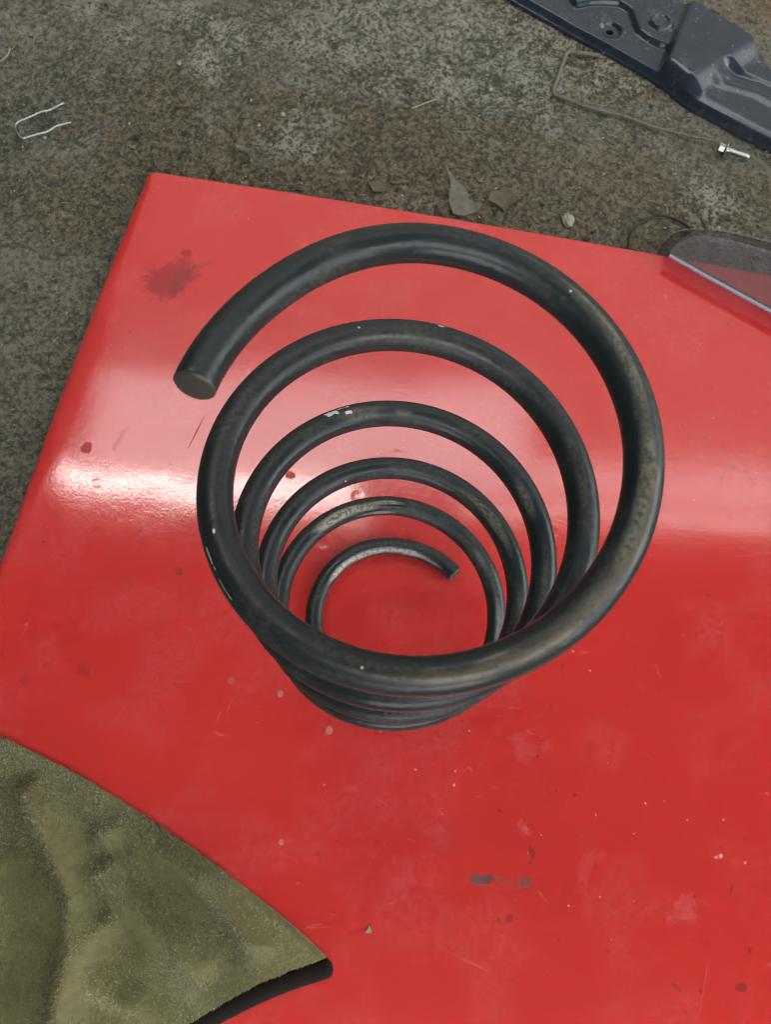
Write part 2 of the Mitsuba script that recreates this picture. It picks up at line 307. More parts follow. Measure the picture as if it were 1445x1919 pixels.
RZ = 2.20
roof = trimesh.util.concatenate([box([-3.2, -1.05, RZ + 0.06], [3.4, 1.04, RZ + 0.16]), box([-3.2, -3.5, RZ + 0.06], [3.4, -2.75, RZ + 0.16]),
                                 box([-3.2, -2.75, RZ + 0.06], [-0.5, -1.05, RZ + 0.16]), box([2.9, -2.75, RZ + 0.06], [3.4, -1.05, RZ + 0.16])])  # gap behind the camera is added as rear fill light
add('garage_roof', roof, 'roof_board', 'dark boarded roof over the open front of the garage, with an opening added for rear light', 'roof')
back = trimesh.util.concatenate([box([-3.2, -3.6, FLOOR], [-1.3, -3.5, RZ + 0.16]), box([1.3, -3.6, FLOOR], [3.4, -3.5, RZ + 0.16]), box([-1.3, -3.6, 1.95], [1.3, -3.5, RZ + 0.16])])
add('back_wall', back, 'roof_board', 'dark boarded wall with an open doorway at the back of the garage', 'wall')
add('side_wall', box([-3.3, -3.6, FLOOR], [-3.2, 1.04, RZ + 0.16]), 'dark_board', 'dark boarded wall along the left of the garage', 'wall')
add('added_left_blocker', box([-7.0, 1.05, FLOOR], [-3.1, 4.59, 7.0]), 'dark_board', 'tall unseen dark block added to cut light from the left', 'blocker')  # unseen block, added to keep the left side dark
add('added_right_blocker', box([1.8, 4.62, FLOOR], [12, 12, 9.9]), 'render_wall', 'tall unseen block added to hide part of the sky at right', 'house')  # unseen block, added to hide bright sky from the panel's right
house = box([-9, 4.6, FLOOR], [1.79, 12, 7.8])
add('house_across_the_yard', house, 'render_wall', 'two storey rendered house facing the open garage', 'house')
for x0, x1, rad in ((-1.27, -0.10, LAMP_L), (0.25, 1.47, LAMP_R)):
    k = 'ceiling_lamp' if 'ceiling_lamp__housing' not in scene else 'ceiling_lamp_001'
    tag(k, 'left hand fluorescent batten under the roof edge' if x0 < 0 else 'right hand, dimmer fluorescent batten under the roof edge', 'lamp')
    add(k + '__housing', box([x0 - 0.02, 0.875, RZ + 0.006], [x1 + 0.02, 1.01, RZ + 0.058]), 'lamp_metal')
    scene[k + '__tube'] = {'type': 'rectangle', 'to_world': T().translate([(x0 + x1) / 2, 0.943, RZ]).rotate([1, 0, 0], 180).scale([(x1 - x0) / 2, 0.027, 1]),
                           'bsdf': {'type': 'ref', 'id': 'lamp_metal'}, 'emitter': {'type': 'area', 'radiance': {'type': 'rgb', 'value': [rad, 0.97 * rad, 0.90 * rad]}}}

# ------------------------------------------------------------------ the red sheet-metal panel
C0 = np.array([-0.2425, 0.4155])
E1 = np.array([0.4859, -0.0681]); E1 /= np.linalg.norm(E1)
E2 = np.array([-0.0576, -0.3846]); E2 /= np.linalg.norm(E2)
N1, N2 = np.array([-E1[1], E1[0]]), np.array([E2[1], -E2[0]])      # outward from the top edge, from the left edge
if N1[1] < 0: N1 = -N1
if N2[0] > 0: N2 = -N2
AXIS = np.array([0.0036, -0.0127])
inset = [0, 0, 0.0004, 0.0012, 0.0026, 0.005]
drop = [-0.0145, -0.0032, -0.0016, -0.0006, -0.00015, 0.0]
s_ax = np.r_[inset, np.arange(0.008, 0.78, 0.003)]
t_ax = np.r_[inset, np.arange(0.008, 0.85, 0.003)]
edge_z = lambda d, i: np.where(i < 6, np.r_[drop, np.zeros(1000)][np.minimum(i, 6)], 0.0)
S, Tt = np.meshgrid(s_ax, t_ax, indexing='ij')
si, ti = np.meshgrid(np.arange(len(s_ax)), np.arange(len(t_ax)), indexing='ij')
bow1 = 4 * 0.0027 * (S / 0.4906) * (1 - S / 0.4906)
bow2 = 4 * 0.0029 * (Tt / 0.389) * (1 - Tt / 0.389)
fade1, fade2 = smooth(0.35, 0.0, Tt), smooth(0.35, 0.0, S)
XY = C0 + S[..., None] * E1 + Tt[..., None] * E2 + (bow1 * fade1)[..., None] * N1 + (bow2 * fade2)[..., None] * N2
zz = np.minimum(edge_z(S, si), edge_z(Tt, ti))
rolled = -0.0022 * np.clip(1 - S / 0.010, 0, 1) ** 2 - 0.0010 * np.clip(1 - Tt / 0.012, 0, 1) ** 2
P3 = np.concatenate([XY, 0 * XY[..., :1]], -1)
flat = smooth(0.055, 0.13, np.hypot(XY[..., 0] - AXIS[0], XY[..., 1] - AXIS[1]))
warp = 0.0017 * (meshkit.fbm(P3 * 6.5, 2, seed=21) - 0.5) * flat + 0.00012 * (meshkit.noise(P3 * 26, seed=4) - 0.5) * flat
inside = smooth(0, 0.02, np.minimum(S, Tt))
Vp = np.concatenate([XY, (zz + rolled + warp * inside)[..., None]], -1)
panel = 'red_metal_panel'
tag(panel, 'bright red painted sheet metal panel lying on the concrete under the coil spring', 'metal panel')
add(panel + '__sheet', grid(Vp[1:, 1:]), 'red_paint', smooth=50)
add(panel + '__flange', grid(Vp[:2, 1:]), 'red_paint')
add(panel + '__flange', grid(Vp[1:, :2]), 'red_paint')

# ------------------------------------------------------------------ the coil spring
TH0, NT, R0, RW = 3.1004995, 5.3725, 0.0715424, 0.0065
zu = PchipInterpolator([0, 1, 2, 3, 4, 4.4, 4.8, 5.4], [0.393192, 0.331643, 0.256363, 0.178972, 0.108694, 0.074898, 0.0123, 0.0067], extrapolate=True)
ru = PchipInterpolator([0, .1, .25, .5, 1, 2, 3.5, 4.5, 4.9, 5.2, 5.45],
                       R0 * (1 + np.array([-0.0591, -0.1133, -0.0454, 0.0187, -0.0083, 0, 0, 0.0066, -0.2600, -0.0673, -0.0576])), extrapolate=True)
u = np.linspace(0, NT, 1000)
th = TH0 - 2 * np.pi * u
zc = zu(u)
Ps = np.stack([AXIS[0] + ru(u) * np.cos(th) + 0.00654 * zc, AXIS[1] + ru(u) * np.sin(th) - 0.03952 * zc, zc], -1)
SIDES = 40
Vs, Fs = tube(Ps, RW, SIDES)
length = np.r_[0, np.cumsum(np.linalg.norm(np.diff(Ps, axis=0), axis=1))]
lu = np.r_[0, 0, length, length[-1], length[-1]]
L_END = float(length[-1])
LEN = lambda uu: float(np.interp(uu, u, length))
# uv: the seam lies underneath; v = 0.5 is the top of the wire, less towards the axis
Cs = np.repeat(np.vstack([Ps[:1], Ps[:1], Ps, Ps[-1:], Ps[-1:]]), SIDES, 0)
rad = (Cs[:, :2] - (AXIS + np.outer(Cs[:, 2], [0.00654, -0.03952]))); rad /= np.linalg.norm(rad, axis=1, keepdims=True)
off = Vs - Cs
ang = np.arctan2((off[:, :2] * rad).sum(1), off[:, 2])            # 0 on top, + outwards
va = 0.5 + ang / (2 * np.pi)
uvs = np.stack([np.repeat(lu, SIDES), va], -1)
U12 = (TH0 - np.pi / 2) / (2 * np.pi)
def wear(clock, coil, a0, hs, ha, col, k):
    """clock: degrees clockwise from the top of the picture; coil 1 is the highest"""
    WEAR.append((LEN(U12 + coil - 1 + clock / 360), a0, hs, ha, col, k))
GREY = (0.058, 0.056, 0.048)
wear(102, 1, 0.50, 0.110, 0.085, DUST, 0.95); wear(62, 1, 0.53, 0.060, 0.032, DUST, 0.75); wear(138, 1, 0.54, 0.06, 0.08, BROWN, 0.95); wear(172, 1, 0.54, 0.06, 0.07, BROWN, 0.9); wear(185, 1, 0.55, 0.03, 0.03, DUST, 0.6)
wear(-5, 2, 0.41, 0.034, 0.13, GREY, 0.8); wear(75, 2, 0.48, 0.040, 0.08, GREY, 0.9); wear(25, 2, 0.44, 0.04, 0.07, GREY, 0.65); wear(-70, 2, 0.45, 0.09, 0.12, (0.034, 0.035, 0.032), 0.7)
wear(-20, 3, 0.45, 0.016, 0.12, DUST, 0.5); wear(60, 3, 0.43, 0.014, 0.08, (0.11, 0.11, 0.10), 0.8); wear(-3, 3, 0.44, 0.007, 0.06, DUST, 0.7); wear(95, 3, 0.48, 0.02, 0.06, GREY, 0.7)
wear(45, 4, 0.45, 0.030, 0.08, DUST, 0.65); wear(0, 4, 0.42, 0.018, 0.08, GREY, 0.75); wear(-40, 4, 0.42, 0.02, 0.06, GREY, 0.6); wear(95, 4, 0.50, 0.014, 0.05, GREY, 0.7)
wear(-32, 5, 0.45, 0.026, 0.085, (0.28, 0.265, 0.21), 0.95); wear(-6, 5, 0.50, 0.016, 0.040, (0.24, 0.22, 0.17), 0.85); wear(-14, 5, 0.32, 0.016, 0.030, (0.24, 0.22, 0.17), 0.8); wear(55, 5, 0.45, 0.014, 0.10, (0.12, 0.12, 0.11), 0.8); wear(85, 5, 0.50, 0.014, 0.06, (0.11, 0.11, 0.10), 0.7)
wear(-12, 6, 0.37, 0.060, 0.09, (0.34, 0.33, 0.30), 0.95); wear(25, 6, 0.36, 0.02, 0.06, (0.24, 0.235, 0.215), 0.85)
CHIPS += [(LEN(U12 + 2 - 31 / 360), 0.56, 0.0030, 0.035, 0.95), (LEN(U12 + 2 - 25 / 360), 0.50, 0.0016, 0.022, 0.9), (LEN(U12 + 2 - 26 / 360), 0.60, 0.0032, 0.012, 0.8), (LEN(U12 + 1 + 7 / 360), 0.60, 0.0012, 0.012, 0.9),
          (LEN(U12 + 1 - 118 / 360), 0.64, 0.004, 0.009, 0.5), (LEN(U12 + 1 - 128 / 360), 0.65, 0.006, 0.006, 0.4), (LEN(U12 + 1 - 112 / 360), 0.52, 0.0010, 0.012, 0.8)]
add('coil_spring', (Vs, Fs), 'spring_paint', 'tall black steel coil spring standing upright on the red panel, dusty on its upper turns', 'coil spring', smooth=True, uv=uvs)

# ------------------------------------------------------------------ the plush towel
TIP = np.array([-0.0277, -0.2306])
edgeA = curve([(-0.0277, -0.2306), (-0.0471, -0.2159), (-0.0773, -0.1965), (-0.1160, -0.1735), (-0.1594, -0.1501), (-0.2079, -0.1262), (-0.2444, -0.1118), (-0.2691, -0.1020), (-0.32, -0.083), (-0.37, -0.068)], 420)
edgeB = curve([(-0.0277, -0.2306), (-0.0453, -0.2366), (-0.0753, -0.2495), (-0.0979, -0.2625), (-0.1170, -0.2736), (-0.16, -0.297), (-0.22, -0.325)], 270)
FOLD_GAIN = 2.0
FOLDS = [([(-0.1343, -0.1624), (-0.1224, -0.1755), (-0.0973, -0.2000), (-0.0721, -0.2258)], 0.0070, 0.0085),
         ([(-0.2356, -0.1399), (-0.2242, -0.1575), (-0.2058, -0.1822), (-0.1954, -0.2007), (-0.1879, -0.2226), (-0.1911, -0.2599), (-0.1901, -0.2850)], 0.0100, 0.0095),
         ([(-0.1718, -0.2191), (-0.1812, -0.2349), (-0.1849, -0.2532), (-0.1874, -0.2854)], 0.0060, 0.0080),
         ([(-0.1753, -0.1874), (-0.1638, -0.1995), (-0.1363, -0.2237), (-0.1101, -0.2436)], 0.0080, 0.0095),
         ([(-0.1821, -0.1613), (-0.1685, -0.1556), (-0.1446, -0.1697), (-0.1138, -0.1848)], 0.0050, 0.0080),
         ([(-0.1702, -0.2529), (-0.1480, -0.2638), (-0.1282, -0.2833)], 0.0075, 0.0090),
         ([(-0.2560, -0.1900), (-0.2440, -0.2300), (-0.2400, -0.2800)], 0.0100, 0.0130)]
def towel_z(x, y, dA, dB):
    h = 0.0062 * np.sqrt(1 - np.clip(1 - np.minimum(dA, 0.005) / 0.005, 0, 1) ** 2) + 0.0006
    inner = smooth(0.0, 0.03, np.minimum(dA, dB))
    for pts, hh, w in FOLDS:
        h = h + FOLD_GAIN * hh * np.exp(-(seg_dist(x, y, pts) / (1.10 * w)) ** 2) * inner
    p = np.stack([x, y, 0 * x], -1)
    return h + inner * 0.006 * (meshkit.fbm(p * 22, 3, seed=2) - 0.5) + 0.0012 * (meshkit.fbm(p * 150, 2, seed=6) - 0.5) * smooth(0, 0.01, np.minimum(dA, dB))
def arclen(c): return np.r_[0, np.cumsum(np.linalg.norm(np.diff(c, axis=0), axis=1))]
la, lb = arclen(edgeA), arclen(edgeB)
TA = np.array([-0.883, 0.470]); TB = np.array([-0.905, -0.425])
skew = abs(TA[0] * TB[1] - TA[1] * TB[0])
def towel_at(i, j):
    """i, j: lengths along the two edges from the corner"""
    A = np.stack([np.interp(i, la, edgeA[:, k]) for k in (0, 1)], -1)
    B = np.stack([np.interp(j, lb, edgeB[:, k]) for k in (0, 1)], -1)
    xy = A + B - TIP
    return xy[..., 0], xy[..., 1], towel_z(xy[..., 0], xy[..., 1], j * skew, i * skew)
I, J = np.meshgrid(np.arange(0, la[-1], 0.001), np.r_[0, 0.0006, 0.0014, np.arange(0.0025, lb[-1], 0.001)], indexing='ij')
x, y, z = towel_at(I, J)
tag('plush_towel', 'olive green plush towel with dark bound edge lying in folds on the red panel', 'towel')
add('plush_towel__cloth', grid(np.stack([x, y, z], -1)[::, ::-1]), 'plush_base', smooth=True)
n = 170000
ii, jj = rng.uniform(0, 0.33, n), rng.uniform(0, 0.20, n)
x, y, z = towel_at(ii, jj)
keep = (x > -0.27) & (y > -0.31)
x, y, z = x[keep], y[keep], z[keep]
root = np.stack([x, y, z - 0.0004], -1)
lay = 2 * np.pi * meshkit.fbm(np.stack([x, y, 0 * x], -1) * 14, 2, seed=12) + rng.normal(0, 0.55, len(x))
lean = np.abs(rng.normal(1.05, 0.30, len(x)))
tall = rng.uniform(0.0012, 0.0024, len(x))
tipv = root + tall[:, None] * np.stack([np.cos(lay) * np.sin(lean), np.sin(lay) * np.sin(lean), np.cos(lean)], -1)
side = np.stack([-np.sin(lay), np.cos(lay), 0 * lay], -1) * rng.uniform(0.00016, 0.00036, len(x))[:, None]
Vf = np.stack([root - side, root + side, tipv], 1).reshape(-1, 3)
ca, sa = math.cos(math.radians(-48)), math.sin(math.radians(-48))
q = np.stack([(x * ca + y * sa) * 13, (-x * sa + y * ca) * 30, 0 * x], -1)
painted_sheen = smooth(0.34, 0.66, meshkit.fbm(q + 0.5 * meshkit.fbm(q * 0.8, 2, seed=3)[:, None], 2, seed=8))[:, None]  # sheen of the folds painted into fibre colour, stretched along them
tone = np.clip(0.45 * painted_sheen + 0.90 * rng.uniform(0, 1, (len(x), 1)) ** 2.5 - 0.04, 0, 1)
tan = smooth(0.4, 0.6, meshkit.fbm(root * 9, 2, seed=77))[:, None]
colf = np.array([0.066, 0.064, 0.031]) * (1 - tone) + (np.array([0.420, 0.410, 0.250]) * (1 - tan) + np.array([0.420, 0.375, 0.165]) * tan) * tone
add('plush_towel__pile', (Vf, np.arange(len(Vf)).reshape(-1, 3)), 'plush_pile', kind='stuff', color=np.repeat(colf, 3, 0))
# the flat band sewn round the edge
bc = curve([(-0.0238, -0.2350), (-0.0300, -0.2372), (-0.0447, -0.2420), (-0.0750, -0.2545), (-0.0977, -0.2662), (-0.1168, -0.2764), (-0.165, -0.302)], 90)
tb, nb, _ = frames(np.c_[bc, 0 * bc[:, 0]])
out = np.stack([tb[:, 1], -tb[:, 0]], -1); out = np.where((out[:, 1] > 0)[:, None], -out, out)
wid = 0.0068 * np.sqrt(np.clip(1 - (1 - np.minimum(arclen(bc), 0.004) / 0.004) ** 2, 0.12, 1))
prof = np.linspace(0, np.pi, 11)
xy = bc[:, None] + 0.0008 * out[:, None] + (np.cos(prof)[None, :, None] * (wid * 0.88)[:, None, None]) * out[:, None]
hz = 0.0006 + 0.0058 * np.sin(prof)[None] ** 0.7 * np.minimum(1, wid / 0.0062)[:, None] + 0.0006 * (meshkit.noise(np.c_[bc * 160, 0 * bc[:, :1]], seed=1)[:, None] - 0.5) * np.sin(prof)[None]
uvb = np.stack(np.broadcast_arrays(arclen(bc)[:, None], prof[None] / np.pi), -1).reshape(-1, 2)
add('plush_towel__binding', grid(np.concatenate([xy, hz[..., None]], -1)), 'binding_cloth', 'blackish brown band sewn along the towel edge', smooth=True, uv=uvb)

# ------------------------------------------------------------------ the blue-black pressed bracket at the far corner
low = curve([(0.075, 0.700), (0.1172, 0.6688), (0.1585, 0.6383), (0.2068, 0.6046), (0.2537, 0.5704), (0.2784, 0.5420), (0.3134, 0.5186), (0.3552, 0.4920), (0.42, 0.452)], 230, 'linear')
upc = curve([(0.185, 0.775), (0.2304, 0.7250), (0.2759, 0.6799), (0.2893, 0.6713), (0.3180, 0.6477), (0.3462, 0.6245), (0.3668, 0.5888), (0.40, 0.555), (0.46, 0.510)], 230, 'linear')
ker = np.ones(9) / 9
for c in (low, upc):
    pad = np.vstack([np.repeat(c[:1], 4, 0), c, np.repeat(c[-1:], 4, 0)])
    c[:] = np.stack([np.convolve(pad[:, k], ker, 'valid') for k in (0, 1)], -1)
v = np.linspace(0, 1, 130)
XY = low[:, None] * (1 - v)[None, :, None] + upc[:, None] * v[None, :, None]
x, y = XY[..., 0], XY[..., 1]
def side_of(a, b): return ((b[0] - a[0]) * (y - a[1]) - (b[1] - a[1]) * (x - a[0])) / math.hypot(b[0] - a[0], b[1] - a[1])
right = -side_of((0.2512, 0.5724), (0.2880, 0.6689))               # + to the right of the raised block's left wall
beyond = -side_of((0.2900, 0.5650), (0.3560, 0.6190))
z = 0.010 + 0 * x
block = smooth(-0.004, 0.005, right)
z += 0.0130 * block * (1 - 0.75 * smooth(-0.008, 0.020, beyond)) * smooth(-0.02, 0.16, v)[None]
from shapely import contains_xy
from shapely.geometry import Polygon
STEP = [(0.150, 0.700), (0.160, 0.685), (0.1705, 0.6631), (0.1850, 0.6680), (0.2000, 0.6700), (0.2160, 0.6690), (0.2268, 0.6600), (0.2331, 0.6304), (0.2440, 0.6190), (0.2541, 0.6130), (0.268, 0.608), (0.30, 0.66), (0.25, 0.74)]
sd = seg_dist(x, y, STEP[:11]) * np.where(contains_xy(Polygon(STEP), x, y), 1, -1)
z += 0.0050 * smooth(-0.0032, 0.0032, sd) * (1 - block)
hole, dimp = np.hypot(x - 0.2056, y - 0.6339), np.hypot((x - 0.2575) * 0.95, y - 0.6400)
z += -0.0042 * smooth(0.0130, 0.0090, hole) * (1 - block) + 0.0040 * smooth(0.0130, 0.0095, dimp) * (1 - block) - 0.0024 * smooth(0.0085, 0.0060, dimp) * (1 - block)
z += 0.0022 * smooth(0.012, 0.0, np.abs(seg_dist(x, y, [(0.318, 0.566), (0.350, 0.555), (0.40, 0.52)]) - 0.004)) - 0.003 * smooth(0.010, 0, seg_dist(x, y, [(0.322, 0.582), (0.36, 0.560)]))
roll = smooth(0.0, 0.05, v)[None] * smooth(1.0, 0.96, v)[None]
z = z * (0.35 + 0.65 * roll) + 0.0006 * (meshkit.fbm(np.stack([x, y, 0 * x], -1) * 40, 2, seed=3) - 0.5)
Vb = np.stack([x, y, FLOOR + z], -1)
Vv, Ff = grid(Vb)
cen = Vv[Ff].mean(1)
Ff = Ff[np.hypot((cen[:, 0] - 0.2056), (cen[:, 1] - 0.6339)) > 0.0040]
tag('pressed_bracket', 'blue black sheet steel bracket with a bolt hole and raised block, on the concrete', 'bracket')
add('pressed_bracket__plate', (Vv, Ff), 'blue_black_paint', smooth=45)
def skirt(edge, outward):
    a = edge.copy(); b = edge.copy(); b[:, :2] += outward * 0.0012; b[:, 2] = FLOOR + 0.0015
    return np.stack([a, b], 1)
add('pressed_bracket__flange', grid(skirt(Vb[:, 0], np.array([-0.6, -0.8]))), 'blue_black_paint', smooth=True)
add('pressed_bracket__flange', grid(skirt(Vb[:, -1], np.array([0.7, 0.7]))[:, ::-1]), 'blue_black_paint', smooth=True)
ring = np.linspace(0, 2 * np.pi, 33)
hz0 = FLOOR + 0.0054
wall = np.stack([np.stack([0.2056 + rr * np.cos(ring), 0.6339 + rr * np.sin(ring), 0 * ring + zq], -1) for rr, zq in ((0.0062, hz0 + 0.0012), (0.0046, hz0 + 0.0016), (0.0038, hz0 + 0.0008), (0.0036, hz0 - 0.004))], 1)
add('pressed_bracket__hole_rim', grid(wall), 'blue_black_paint', smooth=True)

# ------------------------------------------------------------------ the smoked plastic visor resting on the panel's edge
front = curve([(0.2377, 0.3361), (0.2668, 0.3168), (0.2977, 0.2974), (0.3216, 0.2823), (0.40, 0.233)], 60, 'linear')
back = curve([(0.2377, 0.3361), (0.2366, 0.3560), (0.2440, 0.3740), (0.2560, 0.3850), (0.2690, 0.3895), (0.3069, 0.3887), (0.3382, 0.3816), (0.43, 0.350)], 60, 'cubic')
v = np.linspace(0, 1, 30)
w = np.linspace(0, 1, 60)
XY = front[:, None] * (1 - v)[None, :, None] + back[:, None] * v[None, :, None]
z0 = 0.0130 + 0 * w
zf = z0[:, None] + 0.0 * np.sin(np.pi * np.minimum(v * 1.15, 1))[None] * smooth(0, 0.4, w)[:, None]
zv = zf * smooth(1.02, 0.60, v)[None] + (FLOOR + 0.0025) * (1 - smooth(1.02, 0.60, v))[None]
tag('smoked_visor', 'smoked purplish clear plastic visor lying over the right edge of the red panel', 'visor')
add('smoked_visor__pane', grid(np.concatenate([XY, zv[..., None]], -1)), 'smoked_pane', smooth=True)
fr = np.c_[front, z0]
tf, _, _ = frames(fr)
inn = np.stack([-tf[:, 1], tf[:, 0]], -1); inn = np.where((inn[:, 1] < 0)[:, None], -inn, inn)
def strip(o0, o1, up0, up1):
    return grid(np.stack([np.c_[front + inn * a, z0 + b] for a, b in ((o0, up0 - 0.0014), (o0, up0), (o1, up1), (o1, up1 - 0.0014))], 1)[:, ::-1])
add('smoked_visor__edge', strip(-0.0012, 0.0014, 0.0007, 0.0010), 'pane_edge', 'pale lavender cut edge of the visor')
add('smoked_visor__dark_line', strip(0.00141, 0.0042, 0.0004, 0.0004), 'pane_dark_line')  # dark line behind the front edge, drawn as a strip
cord = curve([(0.2085, 0.3520), (0.2106, 0.3620), (0.2137, 0.3789), (0.2237, 0.3931), (0.2421, 0.4030), (0.2595, 0.3991), (0.2720, 0.3900)], 60)
add('rubber_cord', tube(np.c_[cord, np.full(60, FLOOR + 0.0022)], 0.0011, 8), 'black_rubber', 'thin black rubber cord looping out from under the visor onto the concrete', 'cord', smooth=50)

# ------------------------------------------------------------------ small things on the concrete
clip = [(-0.3309, 0.4791, .004), (-0.3452, 0.4741, .003), (-0.3521, 0.4662, .003), (-0.3614, 0.4629, .003), (-0.3729, 0.4554, .004), (-0.3774, 0.4572, .004), (-0.3847, 0.4695, .003), (-0.3840, 0.4763, .003), (-0.3715, 0.4847, .003), (-0.3628, 0.4915, .003), (-0.3548, 0.4940, .003), (-0.3422, 0.5032, .004)]
clip = rounded(np.array([(a, b, FLOOR + c + 0.0008) for a, b, c in clip]), 0.003)
add('spring_clip', tube(clip, 0.00095, 10), 'zinc', 'bright bent wire spring clip lying on the concrete left of the panel', 'clip', smooth=50)
ba = np.array([0.3088, 0.4859, FLOOR + 0.0062]); bd = np.array([0.0244, -0.0078, -0.0012]); bl = np.linalg.norm(bd); bd /= bl
M = np.eye(4); M[:3, 2] = bd; M[:3, 0] = np.cross([0, 0, 1], bd); M[:3, 0] /= np.linalg.norm(M[:3, 0]); M[:3, 1] = np.cross(bd, M[:3, 0]); M[:3, 3] = ba; M[:3, :3] *= 1.16
def lathe(prof, n=24):
    a = np.arange(n) * 2 * np.pi / n
    pr = np.array(prof)
    Vv = np.stack([np.stack([r * np.cos(a), r * np.sin(a), 0 * a + zz], -1) for r, zz in pr], 0).reshape(-1, 3)
    i, j = np.meshgrid(np.arange(len(pr) - 1), np.arange(n), indexing='ij')
    f = np.stack([i * n + j, i * n + (j + 1) % n, (i + 1) * n + (j + 1) % n, (i + 1) * n + j], -1).reshape(-1, 4)
    return Vv @ M[:3, :3].T + M[:3, 3], f
tag('flange_bolt', 'small silver flange bolt lying on the concrete beside the bracket', 'bolt')
add('flange_bolt__head', lathe([(1e-6, -0.0032), (0.0030, -0.0032), (0.0037, -0.0025), (0.0037, 0.0022)], 6), 'zinc')
add('flange_bolt__flange', lathe([(0.0036, 0.0021), (0.0056, 0.0026), (0.0060, 0.0032), (0.0058, 0.0038), (0.0022, 0.0040)]), 'zinc', smooth=40)
add('flange_bolt__shank', lathe([(0.0024, 0.0039)] + [(0.0025 - 0.0003 * (k % 2), 0.0060 + 0.0006 * k) for k in range(28)] + [(0.0017, 0.0240), (1e-6, 0.0240)]), 'zinc', smooth=40)
wire = [(0.1955, 0.6041), (0.1607, 0.6078), (0.1436, 0.5481), (0.1841, 0.5315), (0.2106, 0.5249), (0.2497, 0.5093), (0.2836, 0.5012), (0.3060, 0.4965)]
wire = rounded(np.array([(a, b, FLOOR + 0.0036) for a, b in wire]), 0.006)
add('bent_wire', tube(wire, np.linspace(0.0023, 0.0013, len(wire)), 8), 'dull_wire', 'long dull wire bent into a hook on the concrete below the bracket', 'wire', smooth=50)

def flake(pts, z0, curl, thick=0.0006, seed=0, n=26):
    """a torn flat scrap: outline filled with a fine mesh, curled up at the rim, with real thickness"""
    from shapely.geometry import Polygon
    poly = Polygon(pts).buffer(0.0008).buffer(-0.0008)
    line = np.array([poly.exterior.interpolate(t, normalized=True).coords[0] for t in np.linspace(0, 1, 70)[:-1]])
    line += 0.0022 * (np.stack([meshkit.fbm(np.c_[line * 260, 0 * line[:, :1] + k], 3, seed=seed + 40 + k) for k in (0, 9)], -1) - 0.5)
    poly = Polygon(line).buffer(0)
    poly = max(getattr(poly, 'geoms', [poly]), key=lambda g: g.area)
    m = trimesh.creation.extrude_polygon(poly, thick, engine='earcut').subdivide_to_size(0.003)
    c = np.array(poly.centroid.coords[0]); q = m.vertices
    d = np.hypot(q[:, 0] - c[0], q[:, 1] - c[1]); d = d / d.max()
    q[:, 2] += z0 + curl * d ** 2 + 0.0016 * (meshkit.fbm(np.c_[q[:, :2] * 90, 0 * q[:, :1]], 2, seed=seed) - 0.3)
    return trimesh.Trimesh(q, m.faces, process=False)
add('leaf_scrap', flake([(0.0379, 0.4507), (0.0455, 0.4365), (0.0575, 0.4245), (0.0617, 0.4110), (0.0740, 0.4060), (0.0700, 0.3970), (0.0558, 0.3905), (0.0457, 0.3934), (0.0413, 0.4089), (0.0436, 0.4250)], FLOOR + 0.0015, 0.003, seed=1), 'dry_scrap',
    'grey torn leaf scrap with a long pointed tip, by the far panel edge', 'leaf scrap', smooth=40)
add('leaf_scrap', flake([(0.0815, 0.4200), (0.0880, 0.4215), (0.0949, 0.4262), (0.1000, 0.4234), (0.1040, 0.4180), (0.1085, 0.4130), (0.1035, 0.4075), (0.0973, 0.4030), (0.0950, 0.3950), (0.0925, 0.4020), (0.0871, 0.4055), (0.0795, 0.4085)], FLOOR + 0.0022, 0.004, seed=2), 'dark_scrap',
    'brown star shaped leaf scrap right of the grey one with the long tip', 'leaf scrap', smooth=40)
add('leaf_scrap', flake([(-0.036, 0.4240), (-0.026, 0.4290), (-0.016, 0.4230), (-0.0190, 0.4150), (-0.030, 0.4140)], FLOOR + 0.0012, 0.002, seed=3), 'dark_scrap',
    'small reddish brown leaf scrap left of the grey pointed one, by the panel edge', 'leaf scrap', smooth=40)
add('leaf_scrap', flake([(-0.168, 0.4640), (-0.161, 0.4635), (-0.156, 0.4570), (-0.160, 0.4555), (-0.166, 0.4600)], FLOOR + 0.0012, 0.002, seed=4), 'dry_scrap',
    'tan leaf chip on the concrete beyond the panel near its far left corner', 'leaf scrap', smooth=40)
def stone(c, r, seed):
    m = trimesh.creation.icosphere(subdivisions=3, radius=1.0)
    q = m.vertices * (0.45 + 1.1 * meshkit.fbm(m.vertices * 2.2 + seed, 3, seed=seed))[:, None]
    return trimesh.Trimesh(q * np.array(r) + np.array(c), m.faces, process=False)
add('crumb_of_cement', stone((0.1551, 0.3925, FLOOR + 0.003), (0.0052, 0.0066, 0.003), 4), 'pale_stone', 'pale crumb of cement between the leaf scraps and the cord, by the panel', 'stone', smooth=60)
for i, (xs, ys, r) in enumerate([(-0.1257, 0.5060, .0022), (-0.355, 0.462, .0017), (-0.2375, 0.567, .0020)]):
    add('pebble', stone((xs, ys, FLOOR + r * 0.6), (r, r, r * 0.8), 10 + i), 'pale_stone', ['small pale pebble on the open concrete beyond the far left corner of the panel', 'small pale pebble touching the wire clip', 'small pale pebble on the concrete far above the wire clip'][i], 'stone', smooth=60)
add('twig', tube(curve([(-0.236, 0.510, FLOOR + .002), (-0.228, 0.5085, FLOOR + .0035), (-0.2223, 0.5097, FLOOR + .003), (-0.214, 0.5095, FLOOR + .002)], 14), np.r_[np.linspace(.0008, .0016, 7), np.linspace(.0016, .0007, 7)], 7), 'dark_scrap', 'short dark twig on the concrete beyond the far left corner of the panel', 'twig', smooth=60)
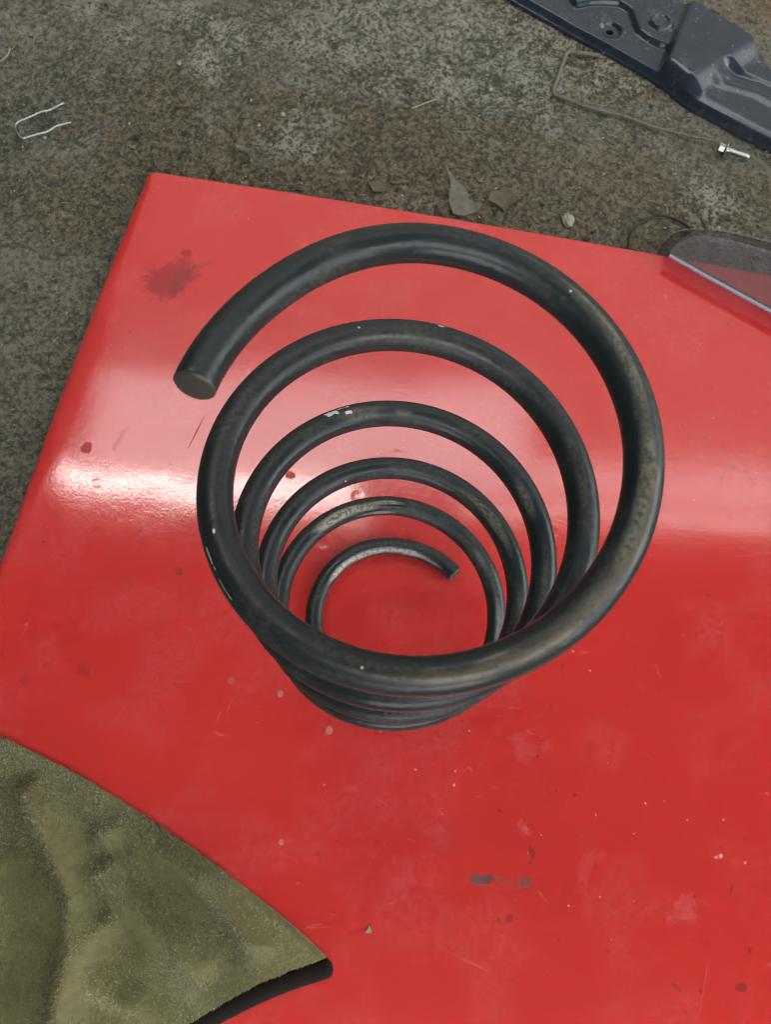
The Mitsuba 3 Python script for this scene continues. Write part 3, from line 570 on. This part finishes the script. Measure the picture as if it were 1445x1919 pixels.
add('straw', tube(curve([(-0.4190, 0.5560, FLOOR + .002), (-0.4130, 0.5640, FLOOR + .0025), (-0.4120, 0.5750, FLOOR + .002)], 14), 0.0006, 6), 'straw', 'thin dry straw at the left border of the concrete', 'straw', smooth=60)
add('straw', tube(curve([(0.0020, 0.5210, FLOOR + .0018), (0.0123, 0.5271, FLOOR + .0022), (0.0270, 0.5350, FLOOR + .002)], 14), 0.0006, 6), 'straw', 'thin dry straw on the concrete between twig and bent wire', 'straw', smooth=60)
# loose grit: nobody could count it
n = 2600
gxs, gys = rng.uniform(-0.46, 0.42, n), rng.uniform(0.0, 0.74, n)
rr = rng.lognormal(math.log(0.00075), 0.45, n)
ico = trimesh.creation.icosphere(subdivisions=1, radius=1.0)
rot = trimesh.transformations.random_rotation_matrix
q = ico.vertices[None] * (0.75 + 0.5 * rng.random((n, len(ico.vertices), 1))) * rr[:, None, None] * np.array([1, 1, 0.7]) + np.stack([gxs, gys, FLOOR + rr * 0.35], -1)[:, None]
f = (ico.faces[None] + (np.arange(n) * len(ico.vertices))[:, None, None]).reshape(-1, 3)
tone = rng.random((n, 1)) ** 4
cg = np.array([0.07, 0.062, 0.045]) * (1 - tone) + np.array([0.32, 0.30, 0.24]) * tone
add('loose_grit', (q.reshape(-1, 3), f), 'grit_stone', 'loose sand and grit scattered over the concrete', 'grit', kind='stuff', color=np.repeat(cg, len(ico.vertices), 0))
# crumbled leaf and dirt drifted against the panel's far edge
n = 420
tl = rng.uniform(-0.02, 0.60, n)
dl = 0.003 + np.abs(rng.normal(0, 0.030, n))
pos = C0 + tl[:, None] * E1 + dl[:, None] * N1
far = rng.random(n) < 0.35
pos[far] = np.stack([rng.uniform(-0.44, 0.40, far.sum()), rng.uniform(0.36, 0.70, far.sum())], -1)
rl = rng.lognormal(math.log(0.0021), 0.5, n)
al = np.sort(rng.uniform(0, 2 * np.pi, (n, 6)), axis=1)
rim = np.stack([np.cos(al), np.sin(al), rng.normal(0.25, 0.22, (n, 6))], -1) * (rl[:, None] * rng.uniform(0.4, 1.1, (n, 6)))[..., None]
ctr = np.zeros((n, 1, 3)); ctr[..., 2] = rl[:, None] * 0.25
V6 = np.concatenate([rim, rim * 0.9 - np.array([0, 0, 0.0006]), ctr, ctr - np.array([0, 0, 0.0006])], 1)
V6 = V6 + np.c_[pos, np.full(n, FLOOR + 0.0012)][:, None]
f6 = np.array([[k, (k + 1) % 6, 12] for k in range(6)] + [[(k + 1) % 6 + 6, k + 6, 13] for k in range(6)] + [[k, k + 6, (k + 1) % 6] for k in range(6)] + [[(k + 1) % 6, k + 6, (k + 1) % 6 + 6] for k in range(6)])
tone = rng.random((n, 1)) ** 1.5
cl = np.array([0.040, 0.030, 0.018]) * (1 - tone) + np.array([0.140, 0.118, 0.078]) * tone
add('leaf_litter', (V6.reshape(-1, 3), (f6[None] + (np.arange(n) * 14)[:, None, None]).reshape(-1, 3)), 'litter', 'fine brown crumbled leaf litter drifted along the far edge of the panel', 'litter', kind='stuff', color=np.repeat(cl, 14, 0))
# a flake of old paint on the panel
add('paint_flake', flake([(-0.0032, -0.2148), (0.0002, -0.2105), (0.0012, -0.2140), (0.0004, -0.2156)], 0.0006, 0.0004, seed=7), 'pale_stone', 'tiny cream paint flake on the red panel right of the towel corner', 'paint flake')
